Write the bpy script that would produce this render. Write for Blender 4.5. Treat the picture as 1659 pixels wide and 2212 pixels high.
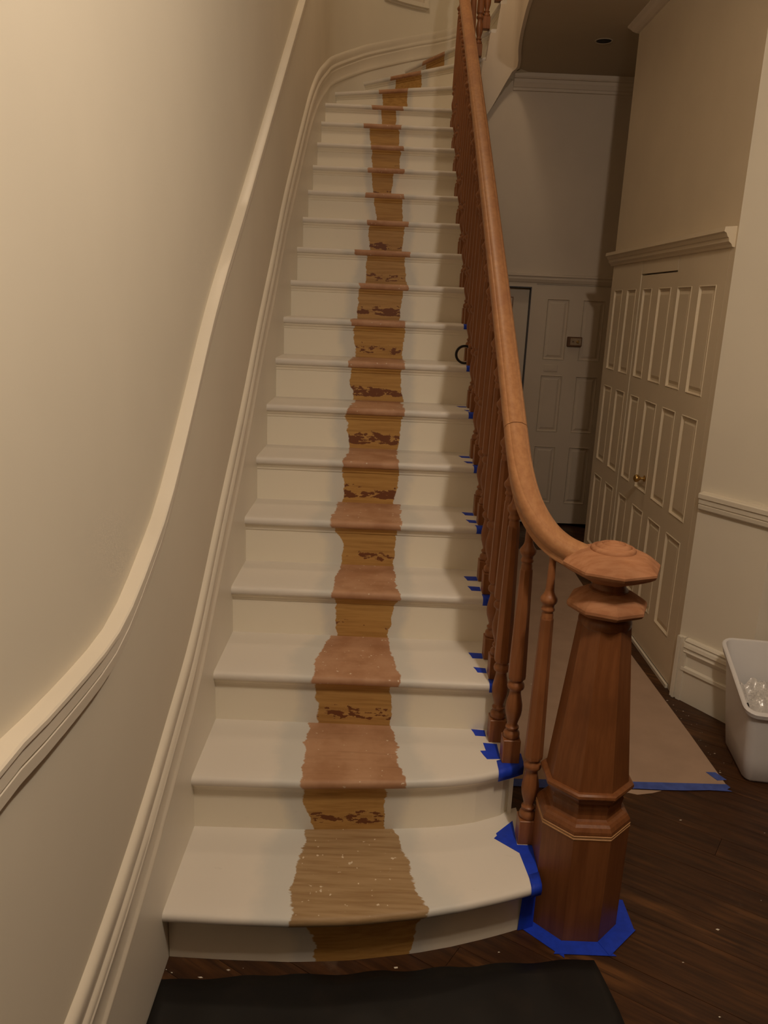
import bpy, bmesh, math, random
from mathutils import Vector, Matrix, noise
random.seed(7)
PI = math.pi
scene = bpy.context.scene
for o in list(bpy.data.objects):
    bpy.data.objects.remove(o, do_unlink=True)
COL = scene.collection

# ------------------------------------------------------------------ camera
F_PX = 1743.7
yaw, pitch, roll = 0.0050, 0.2548, 0.0439
fw = Vector((math.sin(yaw) * math.cos(pitch), math.cos(yaw) * math.cos(pitch), -math.sin(pitch)))
r0 = Vector((math.cos(yaw), -math.sin(yaw), 0))
u0 = r0.cross(fw)
rt = math.cos(roll) * r0 + math.sin(roll) * u0
up = -math.sin(roll) * r0 + math.cos(roll) * u0
cam_d = bpy.data.cameras.new('camera')
cam = bpy.data.objects.new('camera', cam_d)
COL.objects.link(cam)
cam.matrix_world = Matrix(((rt.x, up.x, -fw.x, 0.5117), (rt.y, up.y, -fw.y, -1.8745), (rt.z, up.z, -fw.z, 1.7121), (0, 0, 0, 1)))
cam_d.sensor_fit = 'VERTICAL'
cam_d.sensor_height = 24.0
cam_d.sensor_width = 18.0
cam_d.lens = F_PX / 2212.0 * 24.0
cam_d.clip_start = 0.05
scene.camera = cam

# ------------------------------------------------------------------ world, lamps, exposure
world = bpy.data.worlds.new('world')
scene.world = world
world.use_nodes = True
bg = world.node_tree.nodes['Background']
bg.inputs[0].default_value = (1.0, 0.78, 0.55, 1)
bg.inputs[1].default_value = 0.01

def bulb(name, loc, power, col, radius):
    d = bpy.data.lights.new(name, 'POINT')
    d.energy = power
    d.color = col
    d.shadow_soft_size = radius
    o = bpy.data.objects.new(name, d)
    COL.objects.link(o)
    o.location = loc
    return o
WARM = (1.0, 0.85, 0.70)
bulb('hall_ceiling_bulb', (1.18, -1.08, 3.02), 43, WARM, 0.05)
bulb('hall_ceiling_bulb', (1.20, -1.24, 3.02), 43, WARM, 0.05)
bulb('upstairs_bulb', (0.45, 2.70, 5.30), 40, (1.0, 0.78, 0.55), 0.20)
vs = scene.view_settings
vs.view_transform = 'Standard'
vs.look = 'None'
vs.gamma = 1.0
vs.use_curve_mapping = False
vs.exposure = 0.0

# ------------------------------------------------------------------ node helpers
class NT:
    def __init__(self, name):
        self.m = bpy.data.materials.new(name)
        self.m.use_nodes = True
        self.t = self.m.node_tree
        self.b = self.t.nodes['Principled BSDF']
    def n(self, typ, **kw):
        nd = self.t.nodes.new(typ)
        for k, v in kw.items():
            setattr(nd, k, v)
        return nd
    def val(self, sock, v):
        if isinstance(v, bpy.types.NodeSocket):
            self.t.links.new(v, sock)
        else:
            sock.default_value = v
    def coord(self, which='Object'):
        return self.n('ShaderNodeTexCoord').outputs[which]
    def geo(self, which='Position'):
        return self.n('ShaderNodeNewGeometry').outputs[which]
    def mapping(self, vec, scale=(1, 1, 1), rot=(0, 0, 0), loc=(0, 0, 0)):
        m = self.n('ShaderNodeMapping')
        self.val(m.inputs[0], vec)
        m.inputs['Scale'].default_value = scale
        m.inputs['Rotation'].default_value = rot
        m.inputs['Location'].default_value = loc
        return m.outputs[0]
    def noise(self, vec, scale, detail=3, rough=0.55, out='Fac'):
        x = self.n('ShaderNodeTexNoise')
        self.val(x.inputs['Vector'], vec)
        x.inputs['Scale'].default_value = scale
        x.inputs['Detail'].default_value = detail
        x.inputs['Roughness'].default_value = rough
        return x.outputs[0]
    def math(self, op, a, b=0.0, c=0.0, clamp=False):
        x = self.n('ShaderNodeMath', operation=op)
        x.use_clamp = clamp
        self.val(x.inputs[0], a)
        self.val(x.inputs[1], b)
        self.val(x.inputs[2], c)
        return x.outputs[0]
    def smooth(self, v, lo, hi, a=0.0, b=1.0):
        x = self.n('ShaderNodeMapRange', interpolation_type='SMOOTHSTEP')
        self.val(x.inputs[0], v)
        x.inputs[1].default_value = lo
        x.inputs[2].default_value = hi
        x.inputs[3].default_value = a
        x.inputs[4].default_value = b
        return x.outputs[0]
    def mix(self, fac, a, b):
        x = self.n('ShaderNodeMix', data_type='RGBA')
        self.val(x.inputs[0], fac)
        for s, v in ((x.inputs[6], a), (x.inputs[7], b)):
            if isinstance(v, bpy.types.NodeSocket):
                self.t.links.new(v, s)
            else:
                s.default_value = (v[0], v[1], v[2], 1)
        return x.outputs[2]
    def bump(self, h, strength=0.2, dist=0.01):
        x = self.n('ShaderNodeBump')
        x.inputs['Strength'].default_value = strength
        x.inputs['Distance'].default_value = dist
        self.val(x.inputs['Height'], h)
        self.t.links.new(x.outputs[0], self.b.inputs['Normal'])
    def out(self, color, rough=0.5, spec=0.5):
        c = self.b.inputs['Base Color']
        if isinstance(color, bpy.types.NodeSocket):
            self.t.links.new(color, c)
        else:
            c.default_value = (color[0], color[1], color[2], 1)
        self.val(self.b.inputs['Roughness'], rough)
        self.b.inputs['Specular IOR Level'].default_value = spec
        return self.m

def paint(name, col, rough=0.5, var=0.04, bump=0.05, spec=0.35):
    t = NT(name)
    p = t.geo()
    n1 = t.noise(p, 2.2, 3)
    n2 = t.noise(p, 60, 3)
    dark = tuple(c * (1 - var * 2) for c in col)
    c = t.mix(t.smooth(n1, 0.3, 0.7), col, dark)
    t.bump(n2, bump, 0.004)
    return t.out(c, rough, spec)

M = {}
M['wall'] = paint('wall_paint', (0.75, 0.685, 0.555), 0.9, 0.02, 0.012, 0.08)
M['rwall'] = paint('bright_wall_paint', (0.80, 0.73, 0.60), 0.9, 0.02, 0.012, 0.08)
M['white'] = paint('white_gloss_paint', (0.80, 0.745, 0.63), 0.38, 0.03, 0.06, 0.4)
M['trim'] = paint('cream_trim_paint', (0.77, 0.70, 0.575), 0.4, 0.04, 0.08, 0.4)
M['closet'] = paint('closet_door_paint', (0.76, 0.65, 0.48), 0.42, 0.03, 0.05, 0.4)
M['grey'] = paint('hall_grey_paint', (0.68, 0.58, 0.46), 0.5, 0.03, 0.05, 0.3)
M['entry'] = paint('entry_bounce_dark', (0.16, 0.09, 0.05), 0.5, 0.1, 0.05, 0.3)  # unseen entrance wall, made dark to cut bounced light
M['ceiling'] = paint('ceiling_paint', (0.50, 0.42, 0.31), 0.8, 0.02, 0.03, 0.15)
M['gap'] = paint('painted_gap_shade', (0.10, 0.10, 0.11), 0.6, 0.02, 0.0, 0.2)
M['black'] = paint('blackness', (0.012, 0.01, 0.009), 0.6, 0.02, 0.0, 0.2)

def stripe_mat(name, kind):
    """white paint with an unpainted strip where the carpet runner lay"""
    t = NT(name)
    pos = t.geo()
    uv = t.n('ShaderNodeUVMap', uv_map='stripe').outputs[0]
    sep = t.n('ShaderNodeSeparateXYZ')
    t.val(sep.inputs[0], uv)
    u, v = sep.outputs[0], sep.outputs[1]
    oi = t.n('ShaderNodeObjectInfo')
    sc = t.n('ShaderNodeSeparateColor')
    t.val(sc.inputs[0], oi.outputs['Color'])
    chip_amt, hue = sc.outputs[0], sc.outputs[1]
    brush = t.noise(t.mapping(pos, (22, 75, 75)), 1.0, 5, 0.65)
    wob = t.noise(pos, 16, 3, 0.5)
    d = t.math('ABSOLUTE', u)
    e = t.math('MULTIPLY', t.math('SUBTRACT', brush, 0.5), 0.16)
    e = t.math('ADD', e, t.math('MULTIPLY', t.math('SUBTRACT', wob, 0.5), 0.36))
    dd = t.math('ADD', d, e)
    bare = t.smooth(dd, 1.02, 0.985)
    # wood below
    g1 = t.noise(t.mapping(pos, (5, 70, 90)), 1.0, 5, 0.6)
    g2 = t.noise(pos, 9, 4, 0.6)
    spk = t.noise(t.mapping(pos, (1, 1, 1), loc=(3, 1, 2)), 75, 1, 0.4)
    if kind == 'tread':
        pink = t.mix(t.smooth(g2, 0.35, 0.7), (0.50, 0.285, 0.165), (0.385, 0.195, 0.10))
        tan = t.mix(t.smooth(g1, 0.35, 0.68), (0.40, 0.27, 0.14), (0.31, 0.195, 0.09))
        w = t.mix(hue, pink, tan)
        w = t.mix(t.math('MULTIPLY', t.smooth(g1, 0.55, 0.75), 0.4), w, (0.27, 0.13, 0.06))
        w = t.mix(t.math('MULTIPLY', t.smooth(spk, 0.73, 0.76), 0.85), w, (0.72, 0.62, 0.48))
        big = t.noise(t.mapping(pos, (1, 1, 1), loc=(0.3, 5, 0)), 22, 2, 0.5)
        w = t.mix(t.math('MULTIPLY', t.math('MULTIPLY', t.smooth(big, 0.70, 0.74), hue), 0.6), w, (0.62, 0.53, 0.42))
    else:
        gold = t.mix(t.smooth(g1, 0.35, 0.7), (0.50, 0.285, 0.080), (0.39, 0.205, 0.055))
        tan = t.mix(t.smooth(g1, 0.35, 0.7), (0.48, 0.29, 0.115), (0.33, 0.185, 0.065))
        w = t.mix(hue, gold, tan)
        cn = t.noise(t.mapping(pos, (28, 60, 75)), 1.0, 4, 0.6)
        cl = t.noise(t.mapping(pos, (9, 20, 10)), 1.0, 2, 0.5)
        band = t.math('MULTIPLY', t.smooth(v, 0.06, 0.14), t.smooth(v, 0.60, 0.20))
        cc = t.math('ADD', t.math('MULTIPLY', cn, 0.62), t.math('MULTIPLY', cl, 0.38))
        cc = t.math('ADD', cc, t.math('MULTIPLY', t.math('SUBTRACT', t.math('MULTIPLY', band, chip_amt), 0.55), 0.34))
        chips = t.smooth(cc, 0.545, 0.56)
        w = t.mix(chips, w, (0.165, 0.058, 0.022))
        rim = t.math('MULTIPLY', t.math('SUBTRACT', t.smooth(cc, 0.525, 0.54), chips, clamp=True), chip_amt)
        w = t.mix(t.math('MULTIPLY', rim, 0.5), w, (0.55, 0.36, 0.14))
    # painted part: warm white, thin first coat beside the strip
    white = (0.77, 0.72, 0.645) if kind == 'tread' else (0.85, 0.785, 0.65)
    n3 = t.noise(pos, 5, 4, 0.6)
    thin = t.math('MULTIPLY', t.smooth(t.math('ADD', d, t.math('MULTIPLY', t.math('SUBTRACT', n3, 0.5), 1.1)), 1.75, 1.25), 0.75)
    p = t.mix(thin, white, (0.61, 0.61, 0.575))
    smear = t.noise(t.mapping(pos, (14, 40, 40)), 1.0, 4, 0.7)
    p = t.mix(t.math('MULTIPLY', t.smooth(smear, 0.66, 0.80), 0.35), p, (0.50, 0.46, 0.40))
    c = t.mix(bare, p, w)
    t.bump(t.math('ADD', t.math('MULTIPLY', bare, -0.6), t.math('MULTIPLY', g1, 0.25)), 0.35, 0.002)
    return t.out(c, t.smooth(bare, 0, 1, 0.42, 0.55), 0.35)
M['tread'] = stripe_mat('tread_paint_and_bare_wood', 'tread')
M['riser'] = stripe_mat('riser_paint_and_old_varnish', 'riser')

def wood(name, a, b, rough=0.45, axis=(60, 60, 5), spec=0.4, dark=None):
    t = NT(name)
    o = t.coord('Object')
    g = t.noise(t.mapping(o, axis), 1.0, 5, 0.6)
    g2 = t.noise(o, 5.0, 3, 0.5)
    c = t.mix(t.smooth(g, 0.3, 0.72), a, b)
    c = t.mix(t.math('MULTIPLY', t.smooth(g2, 0.45, 0.75), 0.55), c, dark or tuple(x * 0.6 for x in b))
    t.bump(g, 0.08, 0.002)
    return t.out(c, rough, spec)
M['rail'] = wood('sanded_rail_wood', (0.44, 0.215, 0.092), (0.35, 0.155, 0.064), 0.42, (70, 5, 70), 0.45, (0.29, 0.12, 0.06))
M['newel'] = wood('newel_wood', (0.235, 0.088, 0.030), (0.175, 0.060, 0.019), 0.40, (70, 70, 4))
M['cap'] = wood('newel_cap_wood', (0.46, 0.225, 0.115), (0.35, 0.15, 0.07), 0.8, (9, 60, 60), 0.15)
M['bal'] = wood('baluster_wood', (0.30, 0.118, 0.043), (0.225, 0.08, 0.028), 0.40, (70, 70, 5))
M['inlay'] = wood('pale_inlay_line', (0.50, 0.27, 0.12), (0.45, 0.24, 0.10), 0.5)

def floor_mat():
    t = NT('dark_stained_floor')
    o = t.coord('Object')
    oi = t.n('ShaderNodeObjectInfo')
    rnd = oi.outputs['Random']
    off = t.n('ShaderNodeCombineXYZ')
    t.val(off.inputs[0], t.math('MULTIPLY', rnd, 40.0))
    t.val(off.inputs[1], t.math('MULTIPLY', rnd, 17.0))
    va = t.n('ShaderNodeVectorMath', operation='ADD')
    t.val(va.inputs[0], o)
    t.val(va.inputs[1], off.outputs[0])
    p = va.outputs[0]
    g = t.noise(t.mapping(p, (4, 55, 30)), 1.0, 6, 0.65)
    g2 = t.noise(t.mapping(p, (2.2, 9, 5)), 1.0, 3, 0.6)
    c = t.mix(t.smooth(g, 0.32, 0.70), (0.034, 0.0135, 0.0055), (0.088, 0.034, 0.011))
    c = t.mix(t.math('MULTIPLY', t.smooth(g2, 0.52, 0.70), t.smooth(g, 0.30, 0.60)), c, (0.165, 0.068, 0.020))
    c = t.mix(t.math('MULTIPLY', rnd, 0.35), c, (0.028, 0.012, 0.006))
    wpos = t.geo()
    dust = t.noise(wpos, 3.2, 6, 0.7)
    c = t.mix(t.math('MULTIPLY', t.smooth(dust, 0.60, 0.80), 0.28), c, (0.30, 0.22, 0.16))
    t.bump(g, 0.12, 0.002)
    return t.out(c, t.smooth(dust, 0.3, 0.7, 0.34, 0.55), 0.35)
M['floor'] = floor_mat()

def plain(name, col, rough=0.5, spec=0.4, metal=0.0, var=0.08, scale=12, bump=0.0):
    t = NT(name)
    n1 = t.noise(t.geo(), scale, 4)
    c = t.mix(t.smooth(n1, 0.3, 0.7), col, tuple(x * (1 - 2 * var) for x in col))
    t.b.inputs['Metallic'].default_value = metal
    if bump:
        t.bump(n1, bump, 0.004)
    return t.out(c, rough, spec)
M['tape'] = plain('blue_painters_tape', (0.014, 0.055, 0.60), 0.6, 0.3, 0, 0.10, 40, 0.15)
M['tape_dusty'] = plain('dusty_blue_tape', (0.075, 0.125, 0.46), 0.65, 0.3, 0, 0.12, 30, 0.1)
M['paper'] = plain('brown_floor_paper', (0.46, 0.325, 0.235), 0.8, 0.2, 0, 0.05, 6, 0.05)
M['bin'] = plain('white_bin_plastic', (0.80, 0.785, 0.78), 0.35, 0.45, 0, 0.02, 6)
M['brass'] = plain('brass', (0.62, 0.42, 0.16), 0.34, 0.5, 1.0, 0.05, 20)
M['lock'] = plain('dark_bronze_lock', (0.20, 0.10, 0.05), 0.45, 0.5, 0.4, 0.12, 20)
M['lockface'] = plain('worn_brass_face', (0.42, 0.31, 0.19), 0.45, 0.5, 0.5, 0.1, 30)
M['ring'] = plain('black_tape_roll', (0.012, 0.013, 0.016), 0.3, 0.5, 0, 0.1, 30)
M['flake'] = plain('paint_flake', (0.80, 0.74, 0.62), 0.6, 0.3, 0, 0.1, 10)
M['upwood'] = wood('dark_upper_wood', (0.15, 0.062, 0.028), (0.10, 0.04, 0.018), 0.45)

def sheet_mat():
    t = NT('black_plastic_sheet')
    p = t.geo()
    n = t.noise(p, 6, 5, 0.6)
    c = t.mix(t.smooth(n, 0.5, 0.8), (0.010, 0.009, 0.0085), (0.022, 0.016, 0.013))
    t.bump(t.noise(t.mapping(p, (1, 1.6, 1), rot=(0, 0, 0.5)), 4.5, 2), 0.25, 0.012)
    return t.out(c, 0.5, 0.35)
M['sheet'] = sheet_mat()

def bubble_mat():
    t = NT('bubble_wrap')
    t.bump(t.n('ShaderNodeTexVoronoi').outputs[0], 0.0)
    t.b.inputs['Coat Weight'].default_value = 1.0
    t.b.inputs['Coat Roughness'].default_value = 0.2
    n = t.noise(t.geo(), 18, 4)
    return t.out(t.mix(n, (0.62, 0.60, 0.58), (0.78, 0.75, 0.72)), 0.3, 0.6)
M['bubble'] = bubble_mat()

# ------------------------------------------------------------------ mesh helpers
def link(name, me, mat=None, parent=None):
    o = bpy.data.objects.new(name, me)
    COL.objects.link(o)
    if mat is not None and len(me.materials) == 0:
        me.materials.append(M[mat] if isinstance(mat, str) else mat)
    if parent is not None:
        o.parent = parent
    return o

def tag(o, label, cat, group=None, kind=None):
    o['label'] = label
    o['category'] = cat
    if group:
        o['group'] = group
    if kind:
        o['kind'] = kind
    return o

def empty(name, loc=(0, 0, 0)):
    o = bpy.data.objects.new(name, None)
    COL.objects.link(o)
    o.location = loc
    o.empty_display_size = 0.05
    return o

def mesh(name, verts, faces, smooth=False):
    me = bpy.data.meshes.new(name)
    me.from_pydata([tuple(v) for v in verts], [], faces)
    bm = bmesh.new()
    bm.from_mesh(me)
    bmesh.ops.recalc_face_normals(bm, faces=bm.faces)
    bm.to_mesh(me)
    bm.free()
    if smooth:
        for p in me.polygons:
            p.use_smooth = True
    me.update()
    return me

def smooth_angle(me, deg=40):
    for p in me.polygons:
        p.use_smooth = True
    bm = bmesh.new()
    bm.from_mesh(me)
    for e in bm.edges:
        if len(e.link_faces) == 2 and e.calc_face_angle(0) > math.radians(deg):
            e.smooth = False
        else:
            e.smooth = True
    bm.to_mesh(me)
    bm.free()
    return me

class MB:
    def __init__(self):
        self.v, self.f = [], []
    def add(self, v, f):
        k = len(self.v)
        self.v += [tuple(x) for x in v]
        self.f += [tuple(i + k for i in q) for q in f]
        return self
    def box(self, x0, x1, y0, y1, z0, z1):
        v = [(x, y, z) for x in (x0, x1) for y in (y0, y1) for z in (z0, z1)]
        return self.add(v, [(0, 1, 3, 2), (4, 6, 7, 5), (0, 4, 5, 1), (2, 3, 7, 6), (0, 2, 6, 4), (1, 5, 7, 3)])
    def prism(self, pts, ax, a, b):
        """extrude a closed 2-D outline along axis ax (0,1,2) from a to b"""
        n = len(pts)
        def mk(p, t):
            q = [p[0], p[1]]
            q.insert(ax, t)
            return q
        v = [mk(p, a) for p in pts] + [mk(p, b) for p in pts]
        f = [tuple(range(n)), tuple(range(2 * n - 1, n - 1, -1))]
        f += [(i, (i + 1) % n, n + (i + 1) % n, n + i) for i in range(n)]
        return self.add(v, f)
    def lathe(self, prof, n, rot=0.0, cx=0, cy=0, cap=True):
        v, f = [], []
        for (r, z) in prof:
            for k in range(n):
                a = rot + 2 * PI * k / n
                v.append((cx + r * math.cos(a), cy + r * math.sin(a), z))
        for j in range(len(prof) - 1):
            for k in range(n):
                f.append((j * n + k, j * n + (k + 1) % n, (j + 1) * n + (k + 1) % n, (j + 1) * n + k))
        if cap:
            f.append(tuple(range(n - 1, -1, -1)))
            f.append(tuple((len(prof) - 1) * n + k for k in range(n)))
        return self.add(v, f)
    def grid(self, rows, close=False):
        n = len(rows[0])
        v = [p for r in rows for p in r]
        f = []
        m = len(rows)
        for j in range(m if close else m - 1):
            for k in range(n - 1):
                a, b = j * n + k, ((j + 1) % m) * n + k
                f.append((a, a + 1, b + 1, b))
        if close:
            f.append(tuple(j * n for j in range(m)))
            f.append(tuple(j * n + n - 1 for j in range(m - 1, -1, -1)))
        return self.add(v, f)
    def mesh(self, name='part', smooth=False, angle=None):
        me = mesh(name, self.v, self.f, smooth)
        if angle:
            smooth_angle(me, angle)
        return me
    def obj(self, name, mat, parent=None, smooth=False, angle=None):
        return link(name, self.mesh(name, smooth, angle), mat, parent)

def bevel(me, w, seg=1):
    bm = bmesh.new()
    bm.from_mesh(me)
    es = [e for e in bm.edges if len(e.link_faces) == 2 and e.calc_face_angle(0) > 0.5]
    bmesh.ops.bevel(bm, geom=es, offset=w, segments=seg, affect='EDGES', clamp_overlap=True)
    bm.to_mesh(me)
    bm.free()
    return me

def lerp_tab(tab, x):
    if x <= tab[0][0]:
        return tab[0][1:]
    for a, b in zip(tab, tab[1:]):
        if x <= b[0]:
            k = (x - a[0]) / (b[0] - a[0])
            return tuple(p + (q - p) * k for p, q in zip(a[1:], b[1:]))
    return tab[-1][1:]

def smooth_tab(tab, n=4):
    """Catmull-Rom resample of a table of tuples"""
    out = []
    m = len(tab)
    for i in range(m - 1):
        p0, p1, p2, p3 = tab[max(i - 1, 0)], tab[i], tab[i + 1], tab[min(i + 2, m - 1)]
        for k in range(n):
            t = k / n
            out.append(tuple(0.5 * ((2 * b) + (-a + c) * t + (2 * a - 5 * b + 4 * c - d) * t * t + (-a + 3 * b - 3 * c + d) * t ** 3)
                             for a, b, c, d in zip(p0, p1, p2, p3)))
    out.append(tuple(tab[-1]))
    return out

# ------------------------------------------------------------------ dimensions
RI = 0.18                                   # riser height
YS = [-0.151, 0.19, 0.494] + [-0.0265 + 0.275 * i for i in range(3, 17)]
ZN = lambda y: 0.197 + 0.6545 * y           # nosing line
WX = -0.006                                 # left wall face
ACX, ACY, AR = 1.17, 4.60, 1.176            # curved end of the stairwell
WCX, WCY, WR = 1.17, 4.26, 0.205            # open well
CEIL = 3.325
BY = 4.50                                   # hall end wall

# ------------------------------------------------------------------ the setting: floor
fb = MB().box(-0.3, 3.7, -4.65, 4.9, -0.06, -0.012).obj('floor', 'black')
tag(fb, 'dark brown stained wooden floor with diagonal grain', 'floor', kind='structure')
def clip_rect(poly, x0, x1, y0, y1):
    def cut(P, ins, inter):
        out = []
        for i in range(len(P)):
            a, b = P[i - 1], P[i]
            if ins(b):
                if not ins(a):
                    out.append(inter(a, b))
                out.append(b)
            elif ins(a):
                out.append(inter(a, b))
        return out
    def mk(ax, v):
        def inter(a, b):
            k = (v - a[ax]) / (b[ax] - a[ax])
            return (a[0] + k * (b[0] - a[0]), a[1] + k * (b[1] - a[1]))
        return inter
    for ax, v, s in ((0, x0, 1), (0, x1, -1), (1, y0, 1), (1, y1, -1)):
        if poly:
            poly = cut(poly, lambda p: (p[ax] - v) * s >= 0, mk(ax, v))
    return poly
ang = math.radians(-33)
ca, sa = math.cos(ang), math.sin(ang)
def planks():
    w = 0.105
    k = 0
    t = -4.0
    while t < 6.0:
        s = -4.2 + random.random() * 1.2
        while s < 5.0:
            ln = random.uniform(1.0, 1.9)
            g = 0.0007
            rect = [(s + g, t + g), (s + ln - g, t + g), (s + ln - g, t + w - g), (s + g, t + w - g)]
            P = [(x * ca - y * sa, x * sa + y * ca) for x, y in rect]
            Q = clip_rect(P, -0.25, 3.0, -1.7, 4.6)
            if len(Q) >= 3:
                cx = sum(p[0] for p in Q) / len(Q)
                cy = sum(p[1] for p in Q) / len(Q)
                # only where the floor is open to view
                if not (cx < 0.75 and cy > 0.5 and all(p[0] < 0.95 and p[1] > 0.35 for p in Q)) and not all(p[0] > 1.98 and p[1] > 1.65 for p in Q):
                    loc = [((x - cx) * ca + (y - cy) * sa, -(x - cx) * sa + (y - cy) * ca) for x, y in Q]
                    dz = random.uniform(-0.0006, 0.0)
                    o = MB().prism(loc, 2, -0.012, dz).obj('plank', 'floor', fb)
                    o.location = (cx, cy, 0)
                    o.rotation_euler = (0, 0, ang)
                    k += 1
            s += ln
        t += w
    return k
planks()

# ------------------------------------------------------------------ walls
def wall_path(y0, y1, phi_end=None, n=28, out=0.0, R=AR):
    """plan points of the left wall with inward normals: straight, then round the curved end"""
    P = []
    for k in range(n + 1):
        y = y0 + (min(y1, ACY) - y0) * k / n
        P.append((WX, y, 1.0, 0.0))
    if phi_end is not None:
        m = 26
        for k in range(1, m + 1):
            a = PI + (math.radians(phi_end) - PI) * k / m
            P.append((ACX + R * math.cos(a), ACY + R * math.sin(a), -math.cos(a), -math.sin(a)))
    return P
def arc_len(P):
    s = [P[0][1]]
    for a, b in zip(P, P[1:]):
        s.append(s[-1] + math.hypot(b[0] - a[0], b[1] - a[1]))
    return s                                 # equals y on the straight part

wp = wall_path(-4.6, ACY, 0, 20)
inner = [[(x, y, -0.01), (x, y, 6.4)] for x, y, nx, ny in wp]
outer = [[(x - nx * 0.12, y - ny * 0.12, -0.01), (x - nx * 0.12, y - ny * 0.12, 6.4)] for x, y, nx, ny in wp]
b = MB()
b.grid(inner)
b.grid(outer)
b.grid([[inner[k][1], outer[k][1]] for k in range(len(wp))])
wl = link('wall_left', smooth_angle(b.mesh('wall_left'), 30), 'wall')
tag(wl, 'warm cream plaster wall beside the stairs, curving round at the top', 'wall', kind='structure')

# right-hand closet wall (above the doors), splayed wall and the room round the camera
w = MB()
w.box(1.905, 2.02, 1.565, 3.40, 2.055, CEIL + 0.1)
w.box(1.905, 2.02, 1.565, 1.615, 0, 2.055)
w.box(1.905, 2.02, 3.372, 3.40, 0, 2.055)
w.box(2.02, 2.6, 3.30, 3.40, 0, CEIL + 0.1)
w = w.obj('wall_closet', 'closet')
tag(w, 'plain beige wall above the panelled closet doors', 'wall', kind='structure')
CR = (1.905, 1.565)
RB = (2.095, 1.262)
w = MB().prism([CR, RB, (3.6, 1.262), (3.6, 1.45), (2.25, 1.45), (2.02, 1.68), (1.93, 1.60)], 2, -0.01, CEIL + 0.1).obj('wall_right', 'rwall')
tag(w, 'bright cream splayed wall with chair rail and tall baseboard', 'wall', kind='structure')
w = MB().box(-0.2, 3.75, -4.7, -4.6, -0.01, CEIL + 0.1).box(3.6, 3.75, -4.6, 1.3, -0.01, CEIL + 0.1).obj('wall_front', 'entry')
tag(w, 'unseen wall at the entrance end of the hall, darkened to cut bounced light', 'wall', kind='structure')
SC = (BY + 1.8745) / (4.42 + 1.8745)
bx = lambda x: 0.5117 + (x - 0.5117) * SC
bz = lambda z: 1.7121 + (z - 1.7121) * SC
DX = bx(1.578)                               # right jamb of the opening
DZ = bz(1.865)
w = MB()
w.box(0.96, 2.75, BY, BY + 0.10, bz(1.89), CEIL + 0.05)
w.box(DX, bx(1.615), BY, BY + 0.10, 0, bz(1.89))
w.box(2.32, 2.75, BY, BY + 0.10, 0, bz(1.89))
w.box(0.96, DX, BY, BY + 0.10, DZ, bz(1.89))
w = w.obj('wall_back', 'grey')
tag(w, 'dim grey-beige end wall of the hallway above the doors', 'wall', kind='structure')
w = MB().box(2.6, 2.7, 3.3, BY + 0.1, 0, CEIL + 0.1).obj('wall_recess', 'grey')
tag(w, 'dark side wall of the recess behind the closet', 'wall', kind='structure')
# wall under the open side of the stairs
sp = [(0.33, 0.0), (BY, 0.0), (BY, ZN(BY) - 0.36), (0.86, ZN(0.86) - 0.40), (0.33, 0.16)]
w = MB().prism(sp, 0, 0.925, 0.948).obj('wall_spandrel', 'grey')
tag(w, 'painted wall below the open side of the staircase', 'wall', kind='structure')

# ceiling with the stairwell opening (edge curves towards the well)
edge = [(1.52, -0.6), (1.47, 0.4), (1.36, 1.3), (1.24, 2.2), (1.20, 2.9), (1.225, 3.4), (1.27, 3.85), (1.315, 4.15), (1.330, 4.32), (1.330, 4.40), (1.330, 4.55)]
b = MB()
rows = []
for (x, y) in smooth_tab(edge, 3):
    rows.append([(x - 0.002, y, CEIL), (3.1, y, CEIL)])
b.grid(rows)
b.grid([[(p[0][0], p[0][1], CEIL + 0.2), (3.1, p[0][1], CEIL + 0.2)] for p in rows])
b.box(-0.12, 3.7, -4.65, -0.6, CEIL, CEIL + 0.2)
b.box(3.1, 3.7, -0.6, 1.5, CEIL, CEIL + 0.2)
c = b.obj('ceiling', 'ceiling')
tag(c, 'dim hall ceiling cut back round the open stairwell', 'ceiling', kind='structure')
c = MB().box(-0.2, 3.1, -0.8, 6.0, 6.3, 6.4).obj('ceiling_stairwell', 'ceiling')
tag(c, 'ceiling high above the stairwell', 'ceiling', kind='structure')
b = MB()
b.box(2.40, 2.5, -0.7, 4.6, CEIL + 0.2, 6.3)
b.box(-0.2, 2.4, -0.72, -0.6, CEIL + 0.2, 6.3)
c = b.obj('wall_upper', 'wall')
tag(c, 'upper landing walls round the stairwell', 'wall', kind='structure')

# ------------------------------------------------------------------ mouldings
def wall_sweep(path, zfun, prof, name, mat, parent=None, scale=None, angle=35):
    s = arc_len(path)
    rows = []
    for (x, y, nx, ny), d in zip(path, s):
        z = zfun(d)
        rows.append([(x + nx * o, y + ny * o, z + dz) for o, dz in prof])
    # rows run along the path; profile is open towards the wall
    b = MB().grid(rows)
    n = len(prof)
    k = len(rows)
    b.f.append(tuple(range(n)))
    b.f.append(tuple((k - 1) * n + i for i in range(n - 1, -1, -1)))
    return b.obj(name, mat, parent, angle=angle)

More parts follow.
